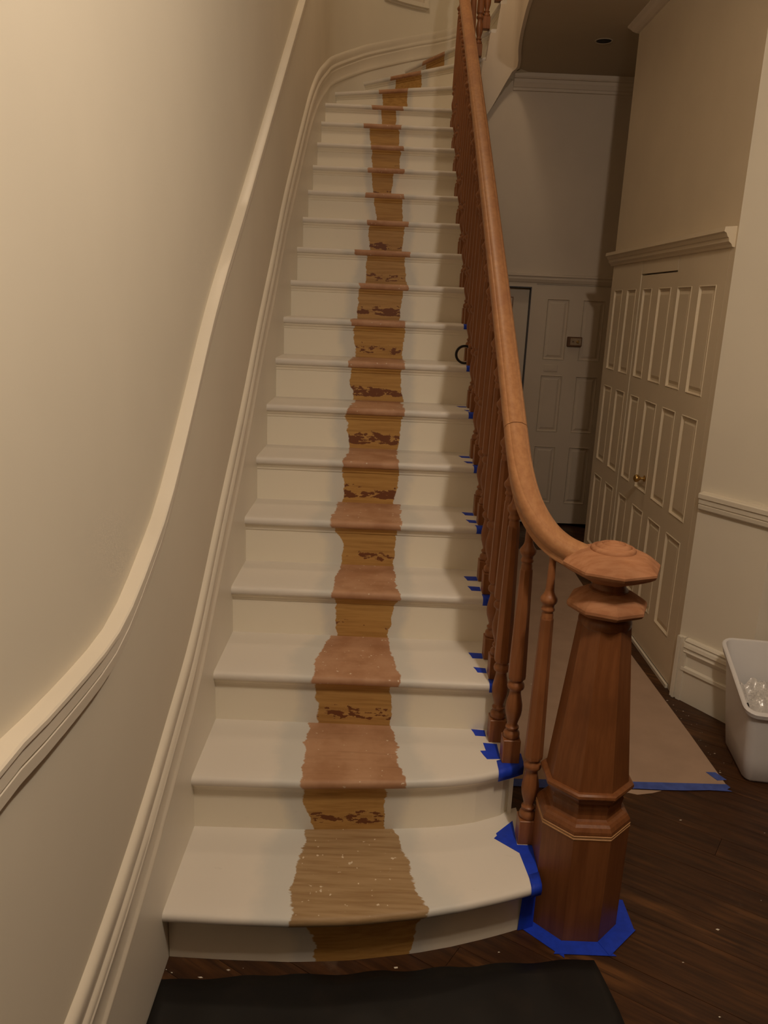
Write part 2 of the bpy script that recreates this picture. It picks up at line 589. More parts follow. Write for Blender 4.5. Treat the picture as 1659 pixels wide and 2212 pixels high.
chair_tab = [(-4.5, 1.094), (-1.2, 1.094), (-0.9, 1.093), (-0.710, 1.083), (-0.503, 1.080), (-0.370, 1.102), (-0.209, 1.168), (-0.057, 1.247),
             (0.173, 1.425), (0.515, 1.700), (1.041, 2.042), (1.673, 2.467), (2.592, 3.085), (4.6, 4.43), (6.2, 5.4)]
cs = smooth_tab(chair_tab, 5)
prof = [(0.0, 0.003), (0.029, 0.0), (0.032, -0.003), (0.032, -0.011), (0.026, -0.015), (0.026, -0.040), (0.020, -0.042), (0.020, -0.046),
        (0.024, -0.048), (0.022, -0.070), (0.012, -0.076), (0.010, -0.084), (0.0, -0.088)]
t1 = wall_sweep(wall_path(-4.5, ACY, 60, 110), lambda d: lerp_tab(cs, d)[0], prof, 'trim_1', 'trim')
tag(t1, 'cream chair rail sweeping up the left wall with the stairs', 'chair rail', kind='structure')

# right splayed wall: chair rail and baseboard
def dirn(a, b):
    l = math.hypot(b[0] - a[0], b[1] - a[1])
    return ((b[0] - a[0]) / l, (b[1] - a[1]) / l)
rd = dirn(CR, RB)
rn = (rd[1], -rd[0])                         # towards the room
if rn[0] > 0:
    rn = (-rn[0], -rn[1])
def right_sweep(prof, z, name, mat, parent=None, a=0.0, bnd=None):
    L = math.hypot(RB[0] - CR[0], RB[1] - CR[1]) if bnd is None else bnd
    rows = []
    for s in (a, L):
        rows.append([(CR[0] + rd[0] * s + rn[0] * o, CR[1] + rd[1] * s + rn[1] * o, z + dz) for o, dz in prof])
    rows.append([(3.59, 1.262 - o * 1.0, z + dz) for o, dz in prof])
    b = MB().grid(rows)
    n = len(prof)
    b.f.append(tuple(range(n)))
    b.f.append(tuple(2 * n + i for i in range(n - 1, -1, -1)))
    return b.obj(name, mat, parent)
cprof = [(0.0, 0.004), (0.026, 0.0), (0.032, -0.004), (0.032, -0.022), (0.025, -0.026), (0.025, -0.046), (0.020, -0.048), (0.020, -0.052),
         (0.024, -0.054), (0.022, -0.070), (0.012, -0.078), (0.0, -0.080)]
t2 = right_sweep(cprof, 0.970, 'trim_2', 'trim', a=0.015)
tag(t2, 'stepped cream chair rail on the splayed right wall', 'chair rail', kind='structure')
bprof = [(0.0, 0.300), (0.018, 0.298), (0.024, 0.290), (0.018, 0.282), (0.026, 0.276), (0.030, 0.262), (0.022, 0.254), (0.022, 0.246),
         (0.028, 0.240), (0.020, 0.226), (0.010, 0.214), (0.014, 0.170), (0.026, 0.164), (0.028, 0.150), (0.018, 0.146), (0.018, 0.0), (0.0, 0.0)]
bb = right_sweep(bprof, 0.001, 'baseboard_right', 'white', a=0.05)
tag(bb, 'tall moulded white baseboard on the splayed right wall', 'baseboard', kind='structure')
# upright mitred end of the baseboard
b = MB()
for s0, s1, o in ((0.004, 0.018, 0.020), (0.018, 0.030, 0.027), (0.030, 0.040, 0.016), (0.040, 0.062, 0.024)):
    q = [(CR[0] + rd[0] * s + rn[0] * oo, CR[1] + rd[1] * s + rn[1] * oo) for s, oo in ((s0, 0), (s1, 0), (s1, o), (s0, o))]
    b.prism(q, 2, 0.001, 0.300 - 0.02 * (s0 > 0.035))
b.obj('end_moulding', 'white', bb)

# hall end wall: crown and door-head moulding
def y_sweep(prof, x0, x1, y, name, mat):
    rows = [[(x, y - o, z) for o, z in prof] for x in (x0, x1)]
    b = MB().grid(rows)
    n = len(prof)
    b.f += [tuple(range(n)), tuple(n + i for i in range(n - 1, -1, -1))]
    return b.obj(name, mat)
t3 = y_sweep([(0.0, 3.325), (0.055, 3.325), (0.055, 3.300), (0.048, 3.290), (0.034, 3.288), (0.028, 3.268), (0.030, 3.262), (0.020, 3.238), (0.014, 3.234), (0.012, 3.218), (0.0, 3.214)],
             1.335, 2.6, BY, 'trim_3', 'grey')
tag(t3, 'crown moulding at the top of the hallway end wall', 'crown moulding', kind='structure')
t4 = y_sweep([(0.0, bz(1.962)), (0.024, bz(1.958)), (0.026, bz(1.945)), (0.018, bz(1.936)), (0.018, bz(1.922)), (0.008, bz(1.900)), (0.0, bz(1.896))],
             0.96, 2.6, BY, 'trim_4', 'grey')
tag(t4, 'thin head moulding across the end wall above the doors', 'moulding', kind='structure')

# closet: cornice and crown
def x_sweep(prof, y0, y1, x, name, mat):
    rows = [[(x - o, y, z) for o, z in prof] for y in (y0, y1)]
    b = MB().grid(rows)
    n = len(prof)
    b.f += [tuple(range(n)), tuple(n + i for i in range(n - 1, -1, -1))]
    return b.obj(name, mat)
t5 = x_sweep([(0.0, 2.068), (0.048, 2.064), (0.050, 2.046), (0.040, 2.040), (0.034, 2.026), (0.028, 2.022), (0.026, 2.008), (0.014, 1.998), (0.010, 1.988), (0.0, 1.986)],
             1.580, 3.435, 1.905, 'trim_5', 'closet')
tag(t5, 'projecting cornice running above the closet doors', 'cornice', kind='structure')
t6 = x_sweep([(0.0, 3.325), (0.070, 3.325), (0.068, 3.317), (0.052, 3.310), (0.036, 3.299), (0.014, 3.292), (0.0, 3.290)],
             1.58, 3.41, 1.905, 'trim_6', 'grey')
tag(t6, 'ceiling crown moulding ending at the far closet corner', 'crown moulding', kind='structure')

# ------------------------------------------------------------------ panelled doors
def panel_mesh(w, h):
    """raised panel, lying in the local xz plane, front towards -y, centred"""
    rings = [(0.0, 0.0), (0.004, -0.003), (0.010, 0.009), (0.020, 0.009), (0.036, 0.0025)]
    v, f = [], []
    for ins, d in rings:
        a, c = w / 2 - ins, h / 2 - ins
        v += [(-a, d, -c), (a, d, -c), (a, d, c), (-a, d, c)]
    for j in range(len(rings) - 1):
        for k in range(4):
            f.append((j * 4 + k, j * 4 + (k + 1) % 4, (j + 1) * 4 + (k + 1) % 4, (j + 1) * 4 + k))
    n = (len(rings) - 1) * 4
    f.append((n, n + 1, n + 2, n + 3))
    return mesh('panel', v, f)

def panel_door(name, W, H, cols, rows, mat, z0=0.0, thick=0.035):
    """six-panel leaf; local x along its width, front at y=0 facing -y"""
    xs = [0.0] + [c for p in cols for c in p] + [W]
    zs = [z0] + [c for p in rows for c in p] + [z0 + H]
    b = MB()
    for k in range(0, len(xs), 2):
        b.box(xs[k], xs[k + 1], 0, thick, z0, z0 + H)
    for k in range(0, len(zs), 2):
        for c in cols:
            b.box(c[0], c[1], 0.0, thick, zs[k], zs[k + 1])
    b.box(0.01, W - 0.01, 0.0135, thick - 0.002, z0 + 0.01, z0 + H - 0.01)
    o = b.obj(name, mat)
    cache = {}
    for r in rows:
        for c in cols:
            key = (round(c[1] - c[0], 4), round(r[1] - r[0], 4))
            if key not in cache:
                cache[key] = panel_mesh(c[1] - c[0], r[1] - r[0])
            p = link('panel', cache[key], mat, o)
            p.location = ((c[0] + c[1]) / 2, 0, (r[0] + r[1]) / 2)
    return o

ROWS = [(0.222, 0.690), (0.785, 1.262), (1.362, 1.842)]
# local x of a leaf runs towards the camera (-y world): rotate by -90 degrees
def closet_leaf(name, yfar, ynear, colsy, H, z0, label, dx=0.0):
    W = yfar - ynear
    cols = [(yfar - a, yfar - c) for a, c in colsy]
    o = panel_door(name, W, H, cols, ROWS, 'closet', z0)
    o.rotation_euler = (0, 0, -PI / 2)
    o.location = (1.905 + dx, yfar, 0)
    tag(o, label, 'door', 'closet doors', 'structure')
    return o
dA = closet_leaf('door_1', 3.370, 2.800, [(3.315, 3.140), (3.040, 2.862)], 2.050, 0.004, 'six-panel closet door at the far end of the row, by the dark recess')
dB = closet_leaf('door_2', 2.793, 2.222, [(2.745, 2.590), (2.478, 2.288)], 1.900, 0.012, 'six-panel closet door with a brass knob and dark gap above it', 0.003)
dC = closet_leaf('door_3', 2.216, 1.617, [(2.186, 1.995), (1.905, 1.708)], 2.030, 0.022, 'six-panel closet door next to the splayed wall')
b = MB()
b.box(1.905, 1.94, 2.222, 2.793, 1.920, 2.054)
b.box(1.950, 2.02, 1.6, 3.38, 0.0, 2.05)
c = b.obj('trim_7', 'closet')
tag(c, 'beige header board above the closet door with the knob', 'trim', kind='structure')
bb2 = MB().box(1.893, 1.905, 1.62, 2.214, 0.001, 0.018).obj('trim_8', 'trim')
tag(bb2, 'thin white floor bead under the closet door by the splayed wall', 'trim', kind='structure')
# brass knob on door_2 (a part of that door)
b = MB().lathe([(0.016, 0.0), (0.018, 0.002), (0.016, 0.005), (0.008, 0.008), (0.007, 0.022), (0.012, 0.028), (0.019, 0.036), (0.021, 0.045), (0.018, 0.053), (0.010, 0.058), (0.002, 0.060)], 20)
kn = b.obj('door_knob', 'brass', dB, angle=40)
kn['label'] = 'round brass door knob'
kn.rotation_euler = (PI / 2, 0, 0)
kn.location = (2.793 - 2.325, -0.001, 0.862)

# end-wall door slab with panels, and the half-hidden door left of it
colsb = [(bx(1.703), bx(1.872)), (bx(1.975), bx(2.142))]
W0 = bx(1.615)
rowsb = [(bz(0.205), bz(0.664)), (bz(0.778), bz(1.217)), (bz(1.335), bz(1.787))]
dD = panel_door('door_4', 2.32 - W0, bz(1.89) - 0.022, [(a - W0, c - W0) for a, c in colsb], rowsb, 'grey', 0.020)
dD.location = (W0, BY + 0.004, 0)
tag(dD, 'grey six-panel door closing the end of the hallway', 'door', kind='structure')
b = MB()
b.box(0, DX - 0.006 - 1.0, 0, 0.035, 0.02, DZ - 0.012)
dE = b.obj('door_5', 'grey')
dE.location = (1.0, BY + 0.055, 0)
tag(dE, 'plain door set back in its frame, half hidden by the handrail', 'door', kind='structure')
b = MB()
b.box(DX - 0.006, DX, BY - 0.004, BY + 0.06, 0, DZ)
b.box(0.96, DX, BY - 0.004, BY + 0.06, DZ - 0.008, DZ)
c = b.obj('trim_9', 'gap')  # dark grey strips colour in the shade between door and frame
tag(c, 'dark strips painted as the shade round the set-back door', 'trim', kind='structure')
nt = MB().box(-0.055, 0.055, -0.004, 0, -0.09, 0.09).obj('door_notice', 'lock')
nt.location = (bx(1.40), BY + 0.055, bz(1.70))
tag(nt, 'small dark framed notice on the half-hidden door', 'notice')
MB().box(-0.047, 0.047, -0.0052, -0.0038, -0.082, 0.082).obj('sheet', 'grey', nt)

rl = empty('rim_lock', (bx(1.934), BY + 0.004, bz(1.478)))
tag(rl, 'brass-faced rim lock fixed to the grey hallway door', 'lock')
lk = link('lock_case', bevel(MB().box(-0.056, 0.056, -0.030, 0, -0.036, 0.036).mesh('lock_case'), 0.004), 'lock', rl)
link('face_plate', MB().box(-0.034, 0.048, -0.033, -0.030, -0.024, 0.026).mesh('face_plate'), 'lockface', rl)
b = MB().lathe([(0.011, 0.0), (0.011, 0.006), (0.007, 0.010)], 14)
o = b.obj('turn_knob', 'brass', rl)
o.rotation_euler = (PI / 2, 0, 0)
o.location = (0.022, -0.033, 0.0)
b = MB().lathe([(0.004, 0.0), (0.004, 0.004)], 10)
o = b.obj('keyhole', 'black', rl)
o.rotation_euler = (PI / 2, 0, 0)
o.location = (-0.014, -0.0325, 0.0)
pt = link('painted_plate', bevel(MB().box(-0.052, 0.052, -0.006, 0, -0.026, 0.026).mesh('painted_plate'), 0.002), 'grey')
pt.location = (bx(1.775), BY + 0.004, bz(1.272))
tag(pt, 'small plate painted over on the grey hallway door', 'plate')
MB().box(-0.028, 0.028, -0.0085, -0.005, -0.015, 0.015).obj('cover', 'grey', pt)

# recessed ceiling lamp, off
rc = empty('recessed_downlight', (1.767, 3.685, CEIL))
tag(rc, 'unlit recessed downlight in the dim hall ceiling', 'ceiling light')
b = MB().lathe([(0.045, -0.0005), (0.052, -0.004), (0.056, -0.0005)], 28, cap=False)
b.obj('trim_ring', 'ceiling', rc, angle=40)
b = MB().lathe([(0.045, -0.002), (0.044, -0.0012), (0.001, -0.0012)], 28, cap=False)
b.obj('dark_opening', 'black', rc)

# ------------------------------------------------------------------ staircase
stair = empty('staircase', (0, 0, 0))
tag(stair, 'half-repainted white staircase with a bare wood strip up its centre', 'staircase')
RS = {0: [(0.132, 0.364, 0.67), (0.038, 0.39, 0.645)], 1: [(0.125, 0.32, 0.57), (0.078, 0.332, 0.561), (0.009, 0.357, 0.564)],
      2: [(0.136, 0.329, 0.572), (0, 0.342, 0.579)], 3: [(0.138, 0.362, 0.581), (0.002, 0.379, 0.559)],
      4: [(0.137, 0.344, 0.575), (0.092, 0.372, 0.568), (0, 0.37, 0.572)], 5: [(0.126, 0.351, 0.583), (0, 0.356, 0.566)],
      6: [(0.117, 0.35, 0.59), (0, 0.365, 0.575)], 7: [(0.104, 0.347, 0.586), (0, 0.361, 0.591)], 8: [(0.11, 0.346, 0.591), (0, 0.357, 0.587)],
      9: [(0.113, 0.353, 0.577), (0, 0.349, 0.568)], 10: [(0.12, 0.379, 0.585), (0.005, 0.379, 0.608)], 11: [(0.131, 0.378, 0.578), (0.017, 0.391, 0.573)],
      12: [(0.12, 0.396, 0.563), (0.036, 0.416, 0.573)], 13: [(0.134, 0.369, 0.506), (0.047, 0.381, 0.495)], 14: [(0.134, 0.356, 0.545), (0.049, 0.366, 0.54)],
      15: [(0.137, 0.334, 0.53), (0.064, 0.337, 0.527)], 16: [(0.142, 0.40, 0.505), (0.066, 0.406, 0.505)],
      17: [(0.1, 0.40, 0.58)], 18: [(0.1, 0.49, 0.69)], 19: [(0.1, 0.73, 0.86)], 20: [(0.1, 1.0, 1.1)], 21: [(0.1, 1.3, 1.35)]}
TS = {0: [(0.015, 0.326, 0.668), (0.159, 0.321, 0.64), (0.368, 0.333, 0.593)], 1: [(0.003, 0.317, 0.622), (0.074, 0.316, 0.601), (0.177, 0.308, 0.59), (0.317, 0.306, 0.583)],
      2: [(-0.007, 0.32, 0.603), (0.158, 0.315, 0.575), (0.315, 0.351, 0.563)], 3: [(-0.021, 0.354, 0.59), (0.283, 0.368, 0.573)],
      4: [(0, 0.324, 0.595), (0.241, 0.335, 0.594)], 5: [(0, 0.352, 0.579), (0.208, 0.364, 0.575)], 6: [(0, 0.351, 0.598), (0.25, 0.376, 0.591)],
      7: [(0, 0.336, 0.599), (0.25, 0.346, 0.591)], 8: [(0, 0.328, 0.595)], 9: [(0, 0.352, 0.603)], 10: [(0, 0.319, 0.613)], 11: [(0, 0.365, 0.602)],
      12: [(0, 0.337, 0.58)], 13: [(0, 0.345, 0.568)], 14: [(0, 0.346, 0.564)], 15: [(0, 0.286, 0.547)], 16: [(0, 0.334, 0.556)],
      17: [(0, 0.37, 0.58)], 18: [(0, 0.45, 0.68)], 19: [(0, 0.70, 0.86)], 20: [(0, 1.0, 1.1)], 21: [(0, 1.3, 1.35)]}
for k in RS:
    RS[k].sort()
F0 = [(0.0, -0.148), (0.155, -0.152), (0.327, -0.151), (0.484, -0.138), (0.664, -0.104), (0.775, -0.073), (0.878, -0.037), (0.944, -0.011), (1.0, 0.014)]
F1 = [(0.0, 0.180), (0.317, 0.184), (0.606, 0.206), (0.721, 0.221), (0.79, 0.235), (0.861, 0.257), (0.906, 0.280), (0.95, 0.302), (0.985, 0.325)]
# winder nosings: wall end -> well end
WN = {17: ((0.031, 4.870), (1.087, 4.462)), 18: ((0.228, 5.300), (1.122, 4.474)), 19: ((0.560, 5.600), (1.149, 4.480)), 20: ((1.06, 5.762), (1.201, 4.480)),
      21: ((1.62, 5.680), (1.250, 4.468)), 22: ((2.05, 5.36), (1.30, 4.436))}
def col_x(i):
    xr = {0: 1.0, 1: 0.985}.get(i, 0.975)
    base = [k / 22 for k in range(23)]
    return [xr * k for k in base]
def front(i):
    """list of plan points of nosing i, wall to well"""
    if i == 0:
        return [(x, lerp_tab(F0, x)[0]) for x in col_x(0)]
    if i == 1:
        return [(x, lerp_tab(F1, x)[0]) for x in col_x(1)]
    if i <= 15:
        return [(x, YS[i]) for x in col_x(i)]
    if i == 16:
        return [(1.012 * k / 22, 4.395) for k in range(23)]
    a, c = WN[i]
    return [(a[0] + (c[0] - a[0]) * k / 22, a[1] + (c[1] - a[1]) * k / 22) for k in range(23)]
NOS = lambda i: {0: 0.054}.get(i, 0.030)
def inward(P):
    """unit plan vectors pointing from the nosing into the tread"""
    N = []
    for k in range(len(P)):
        a, c = P[max(k - 1, 0)], P[min(k + 1, len(P) - 1)]
        d = dirn(a, c)
        n = (-d[1], d[0])
        N.append(n)
    return N
TH = 0.030
def stripe_uv(me, fn):
    uv = me.uv_layers.new(name='stripe')
    for p in me.polygons:
        for li in p.loop_indices:
            co = me.vertices[me.loops[li].vertex_index].co
            uv.data[li].uv = fn(co)
NT_ = 22
for i in range(0, NT_):
    z = (i + 1) * RI
    P = front(i)
    Nn = inward(P)
    P2 = front(i + 1) if i + 1 <= 22 else None
    if i + 1 == 1:
        P2 = [(x, lerp_tab(F1, min(x, 0.985))[0]) for x, _ in P]
    elif i + 1 <= 16:
        yy = 4.395 if i + 1 == 16 else YS[i + 1]
        P2 = [(x, (yy if i + 1 > 1 else 0)) for x, _ in P]
    N2 = inward(P2)
    back = [(p[0] + n[0] * (NOS(i + 1) + 0.016), p[1] + n[1] * (NOS(i + 1) + 0.016)) for p, n in zip(P2, N2)]
    bul = [(0.045, -TH), (0.012, -TH), (0.0045, -TH + 0.004), (0.001, -TH + 0.010), (0.0, -0.013), (0.0015, -0.007), (0.006, -0.002), (0.014, 0.0)]
    rows = []
    for d, dz in bul:
        rows.append([(p[0] + n[0] * d, p[1] + n[1] * d, z + dz) for p, n in zip(P, Nn)])
    for t in (0.12, 0.25, 0.4, 0.55, 0.7, 0.85, 1.0):
        rows.append([((p[0] + n[0] * 0.014) * (1 - t) + q[0] * t, (p[1] + n[1] * 0.014) * (1 - t) + q[1] * t, z) for p, n, q in zip(P, Nn, back)])
    rows.append([(q[0], q[1], z - TH) for q in back])
    b = MB().grid(rows, close=True)
    me = b.mesh('tread')
    tabT = TS[i]
    def fn(co, i=i, tabT=tabT, P=P):
        # depth behind the nosing
        k = min(range(len(P)), key=lambda q: abs(P[q][0] - co.x))
        d = co.y - P[k][1]
        xl, xr = lerp_tab(tabT, d)
        return ((co.x - (xl + xr) / 2) / ((xr - xl) / 2), 0.5)
    stripe_uv(me, fn)
    smooth_angle(me, 45)
    tr = link('tread', me, 'tread', stair)
    tr.color = (0, {0: 1.0, 1: 0.12}.get(i, 0.0), 0, 1)
    # riser below this nosing
    o = NOS(i)
    zb, zt = i * RI, z - TH
    rr = []
    for t in (0, 0.2, 0.4, 0.6, 0.8, 1.0):
        rr.append([(p[0] + n[0] * o, p[1] + n[1] * o, zb + (zt - zb) * t) for p, n in zip(P, Nn)])
    for t in (1.0, 0.0):
        rr.append([(p[0] + n[0] * (o + 0.015), p[1] + n[1] * (o + 0.015), zb + (zt - zb) * t) for p, n in zip(P, Nn)])
    if i >= 1:
        lim = 0.952
        rr = [[(min(q[0], lim) if i < 16 else q[0], q[1], q[2]) for q in r] for r in rr]
    me = MB().grid(rr, close=True).mesh('riser')
    tabR = RS[i]
    def fr(co, i=i, tabR=tabR):
        h = co.z - i * RI
        xl, xr = lerp_tab(tabR, h)
        return ((co.x - (xl + xr) / 2) / ((xr - xl) / 2), h / RI)
    stripe_uv(me, fr)
    rs = link('riser', me, 'riser', stair)
    chip = {1: 0.62, 2: 0.60, 3: 0.35, 4: 0.5, 5: 0.80, 6: 0.78, 7: 0.84, 8: 0.60, 9: 0.76, 10: 0.6, 11: 0.62, 12: 0.45, 13: 0.6, 14: 0.5}.get(i, 0.3)
    hue = {0: 0.1, 1: 0.35, 2: 0.4, 3: 0.25, 4: 0.3, 9: 0.6, 10: 0.5, 11: 0.4}.get(i, 0.1)
    rs.color = (chip, hue, 0, 1)
    # small cove moulding under the nosing
    if i >= 1:
        cv = []
        for d, dz in ((o, -TH - 0.024), (o - 0.004, -TH - 0.022), (o - 0.006, -TH - 0.014), (o - 0.014, -TH - 0.006), (o - 0.016, -TH), (o, -TH)):
            cv.append([(min(p[0] + n[0] * d, 0.952) if i < 16 else p[0] + n[0] * d, p[1] + n[1] * d, z + dz) for p, n in zip(P, Nn)])
        me = MB().grid(cv, close=True).mesh('cove_moulding')
        stripe_uv(me, fr)
        cm = link('cove_moulding', me, 'riser', tr)
        cm.color = (0.0, hue, 0, 1)

# cut string on the open side (saw-tooth outline), then the curved well string
saw = []
pts_top = []
for i in range(1, 16):
    y0 = YS[i] + 0.035 if i > 1 else 0.335
    y1 = YS[i + 1] + 0.035 if i + 1 < 16 else 4.26
    pts_top += [(y0, (i + 1) * RI - TH), (y1, (i + 1) * RI - TH)]
bot = [(4.26, ZN(4.26) - 0.36), (0.86, ZN(0.86) - 0.40), (0.335, 0.15)]
o = MB().prism(pts_top + bot, 0, 0.9485, 0.960).obj('outer_string', 'white', stair)
# curved well string: arc round the well then along the ceiling edge back towards the camera
arc = []
for k in range(0, 25):
    a = math.radians(180 - 132 * k / 24)
    x, y = WCX + WR * math.cos(a), WCY + WR * math.sin(a)
    ph = 180 - 132 * k / 24
    zb = lerp_tab([(20, 3.325), (48, 3.312), (62, 3.24), (90, 3.06), (120, 2.92), (180, 2.62)], ph)[0]
    zt = lerp_tab([(20, 4.3), (55, 4.0), (68, 3.93), (70, 3.75), (82, 3.75), (83, 3.57), (99, 3.57), (100, 3.39), (110, 3.39), (111, 3.21), (125, 3.21), (140, 3.03), (180, 2.85)], ph)[0]
    arc.append((x, y, zb, zt))
for (x, y) in [(1.322, 4.385), (1.330, 4.34), (1.330, 4.28)] + [p for p in reversed(smooth_tab(edge, 4)) if p[1] < 4.2]:
    arc.append((x - 0.004, y, 3.318, 4.35 + (4.28 - y) * 0.62))
b = MB()
b.grid([[(x, y, zb), (x, y, zt)] for x, y, zb, zt in arc])
th = []
for k, (x, y, zb, zt) in enumerate(arc):
    a, c = arc[max(k - 1, 0)], arc[min(k + 1, len(arc) - 1)]
    d = dirn(a, c)
    th.append((x - d[1] * 0.03, y + d[0] * 0.03) if k < 25 else (x - d[1] * 0.02, y + d[0] * 0.02))
b.grid([[(x, y, q[2]), (x, y, q[3])] for (x, y), q in zip(th, arc)])
b.grid([[(q[0], q[1], q[2]), (t[0], t[1], q[2])] for t, q in zip(th, arc)])
b.grid([[(q[0], q[1], q[3]), (t[0], t[1], q[3])] for t, q in zip(th, arc)])
b.obj('well_string', 'grey', stair, angle=40)
# curved soffit under the winders
b = MB()
rows = []
for k in range(0, 19):
    ph = 180 - 150 * k / 18
    a = math.radians(ph)
    zb = lerp_tab([(20, 3.325), (48, 3.312), (62, 3.24), (90, 3.06), (120, 2.92), (180, 2.62)], ph)[0] + 0.004
    x, y = WCX + (WR + 0.02) * math.cos(a), WCY + (WR + 0.02) * math.sin(a)
    X, Y = ACX + (AR - 0.02) * math.cos(a), ACY + (AR - 0.02) * math.sin(a)
    rows.append([(x, y, zb), (X, Y, zb)])
b.grid(rows)
b.obj('soffit', 'wall', stair)

# wall string with its moulding on the left wall
mt = [(-4.5, 0.42), (-1.3, 0.425), (-1.0, 0.434), (-0.726, 0.455), (-0.526, 0.494), (-0.278, 0.566), (-0.032, 0.662), (0.25, 0.790), (0.613, 1.040), (1.032, 1.325), (1.395, 1.602), (1.769, 1.868), (2.184, 2.175), (2.673, 2.488),
      (2.991, 2.686), (3.301, 2.870), (3.628, 3.030), (3.938, 3.156), (4.286, 3.278), (4.6, 3.386), (4.942, 3.515), (5.184, 3.611), (5.427, 3.711), (5.905, 3.877), (6.254, 3.981), (7.0, 4.30), (7.6, 4.62)]
ms = smooth_tab(mt, 4)
mz = lambda d: lerp_tab(ms, d)[0]
mprof = [(0.0, 0.004), (0.009, 0.0), (0.014, -0.006), (0.016, -0.014), (0.014, -0.040), (0.011, -0.048), (0.011, -0.056), (0.016, -0.062), (0.019, -0.072), (0.016, -0.082),
         (0.010, -0.088), (0.010, -0.095), (0.014, -0.101), (0.010, -0.120), (0.009, -0.140), (0.011, -0.160), (0.013, -0.168), (0.017, -0.174), (0.018, -0.182), (0.016, -0.190), (0.010, -0.195), (0.006, -0.200), (0.0, -0.200)]
def low(d):
    return max(0.0, lerp_tab([(-5, 0), (0.9, 0.0), (1.2, 0.35), (4.4, 2.6), (5.0, 2.9), (7.6, 3.6)], d)[0])
def string_board(path, off, name, mat, parent):
    rows = []
    for (x, y, nx, ny), d in zip(path, off):
        zt, zb = mz(d) - 0.19, low(d)
        rows.append([(x, y, zb), (x + nx * 0.006, y + ny * 0.006, zb), (x + nx * 0.006, y + ny * 0.006, zt), (x, y, zt)])
    return MB().grid(rows).obj(name, mat, parent, angle=35)
wpp = wall_path(-0.158, ACY, 25, 100)
wall_sweep(wpp, mz, mprof, 'string_moulding', 'trim', stair)
string_board(wpp, arc_len(wpp), 'wall_string', 'white', stair)
wp0 = wall_path(-4.5, -0.158, None, 60)
bl = string_board(wp0, arc_len(wp0), 'baseboard_left', 'white', None)
tag(bl, 'moulded white baseboard rising to meet the stairs on the left wall', 'baseboard', kind='structure')
wall_sweep(wp0, mz, mprof, 'moulding', 'trim', bl)

# niche in the curved stairwell wall
def arcpt(x, R):
    a = PI - math.acos(max(-1, min(1, (ACX - x) / AR)))
    return a
niche = empty('wall_niche', (0.58, 5.62, 4.07))
tag(niche, 'shallow framed niche high on the curved stairwell wall', 'niche')
def niche_part(name, R0, R1, z0, z1, a0, a1, mat):
    b = MB()
    rows = []
    for k in range(13):
        a = a0 + (a1 - a0) * k / 12
        rows.append([(ACX + R * math.cos(a), ACY + R * math.sin(a), zz) for R, zz in ((R0, z0), (R1, z0), (R1, z1), (R0, z1))])
    rows2 = [r + [r[0]] for r in rows]
    b.grid(rows2)
    b.f += [tuple(range(4)), tuple(12 * 5 + k for k in range(3, -1, -1))]
    o = b.obj(name, mat, niche)
    o.location = (-0.58, -5.62, -4.07)
    return o
aL = PI - math.acos((ACX - 0.36) / AR)
aL = math.atan2(math.sqrt(AR ** 2 - (0.36 - ACX) ** 2), 0.36 - ACX)
aR = math.atan2(math.sqrt(AR ** 2 - (0.722 - ACX) ** 2), 0.722 - ACX)
niche_part('sill', AR - 0.05, AR + 0.002, 4.073, 4.105, aL, aR, 'trim')
niche_part('apron', AR - 0.022, AR + 0.002, 4.060, 4.073, aL - 0.01, aR + 0.01, 'trim')
niche_part('back_panel', AR - 0.012, AR + 0.001, 4.105, 4.75, aL - 0.05, aR + 0.03, 'grey')
niche_part('side_frame', AR - 0.035, AR + 0.001, 4.105, 4.75, aR + 0.035, aR, 'trim')
niche_part('side_frame', AR - 0.035, AR + 0.001, 4.105, 4.75, aL, aL - 0.04, 'trim')

# ------------------------------------------------------------------ balustrade
bal_root = empty('stair_balustrade', (1.122, 0.136, 0))
tag(bal_root, 'sanded reddish wood balustrade with octagonal newel post and turned balusters', 'balustrade')
OFF = Vector((-1.122, -0.136, 0))
def bal_part(me, name, mat, parent=None, at=None):
    o = link(name, me, mat, parent or bal_root)
    if parent is None:
        o.location = OFF + (at or Vector((0, 0, 0)))
    elif at:
        o.location = at
    return o

# newel post (local origin at its foot)
NX, NY = 1.122, 0.136
ap = 1 / math.cos(PI / 8)
oct_ = lambda L: [(r * ap, z) for r, z in L]
FL = PI / 8                                  # flat faces to the front
nb = MB().lathe(oct_([(0.1205, 0.0), (0.1215, 0.328)]), 8, FL)
newel = bal_part(nb.mesh('newel_post'), 'newel_post', 'newel', None, Vector((NX, NY, 0)))
newel['label'] = 'octagonal newel post with flared cap'
b = MB().lathe(oct_([(0.1215, 0.3280), (0.1228, 0.3290), (0.1228, 0.3315), (0.1215, 0.3325), (0.1215, 0.3365), (0.1228, 0.3375), (0.1228, 0.3400), (0.1210, 0.3410)]), 8, FL)
link('inlay_line', b.mesh('inlay_line'), 'inlay', newel)
b = MB().lathe(oct_([(0.1210, 0.3405), (0.1215, 0.3450), (0.1205, 0.3520), (0.1150, 0.3620), (0.1090, 0.3680), (0.1000, 0.3710), (0.0960, 0.3760), (0.0945, 0.3880), (0.0965, 0.4000), (0.0990, 0.4100), (0.0965, 0.4140), (0.0965, 0.4200), (0.103, 0.4260), (0.110, 0.4380), (0.113, 0.4500), (0.114, 0.4590)]), 8, FL)
link('base_moulding', b.mesh('base_moulding'), 'newel', newel)
b = MB().lathe(oct_([(0.110, 0.444), (0.1165, 0.446), (0.1195, 0.452), (0.1185, 0.459), (0.1135, 0.463), (0.106, 0.464)]), 8, FL)
link('ring_moulding', b.mesh('ring_moulding', angle=30), 'newel', newel)
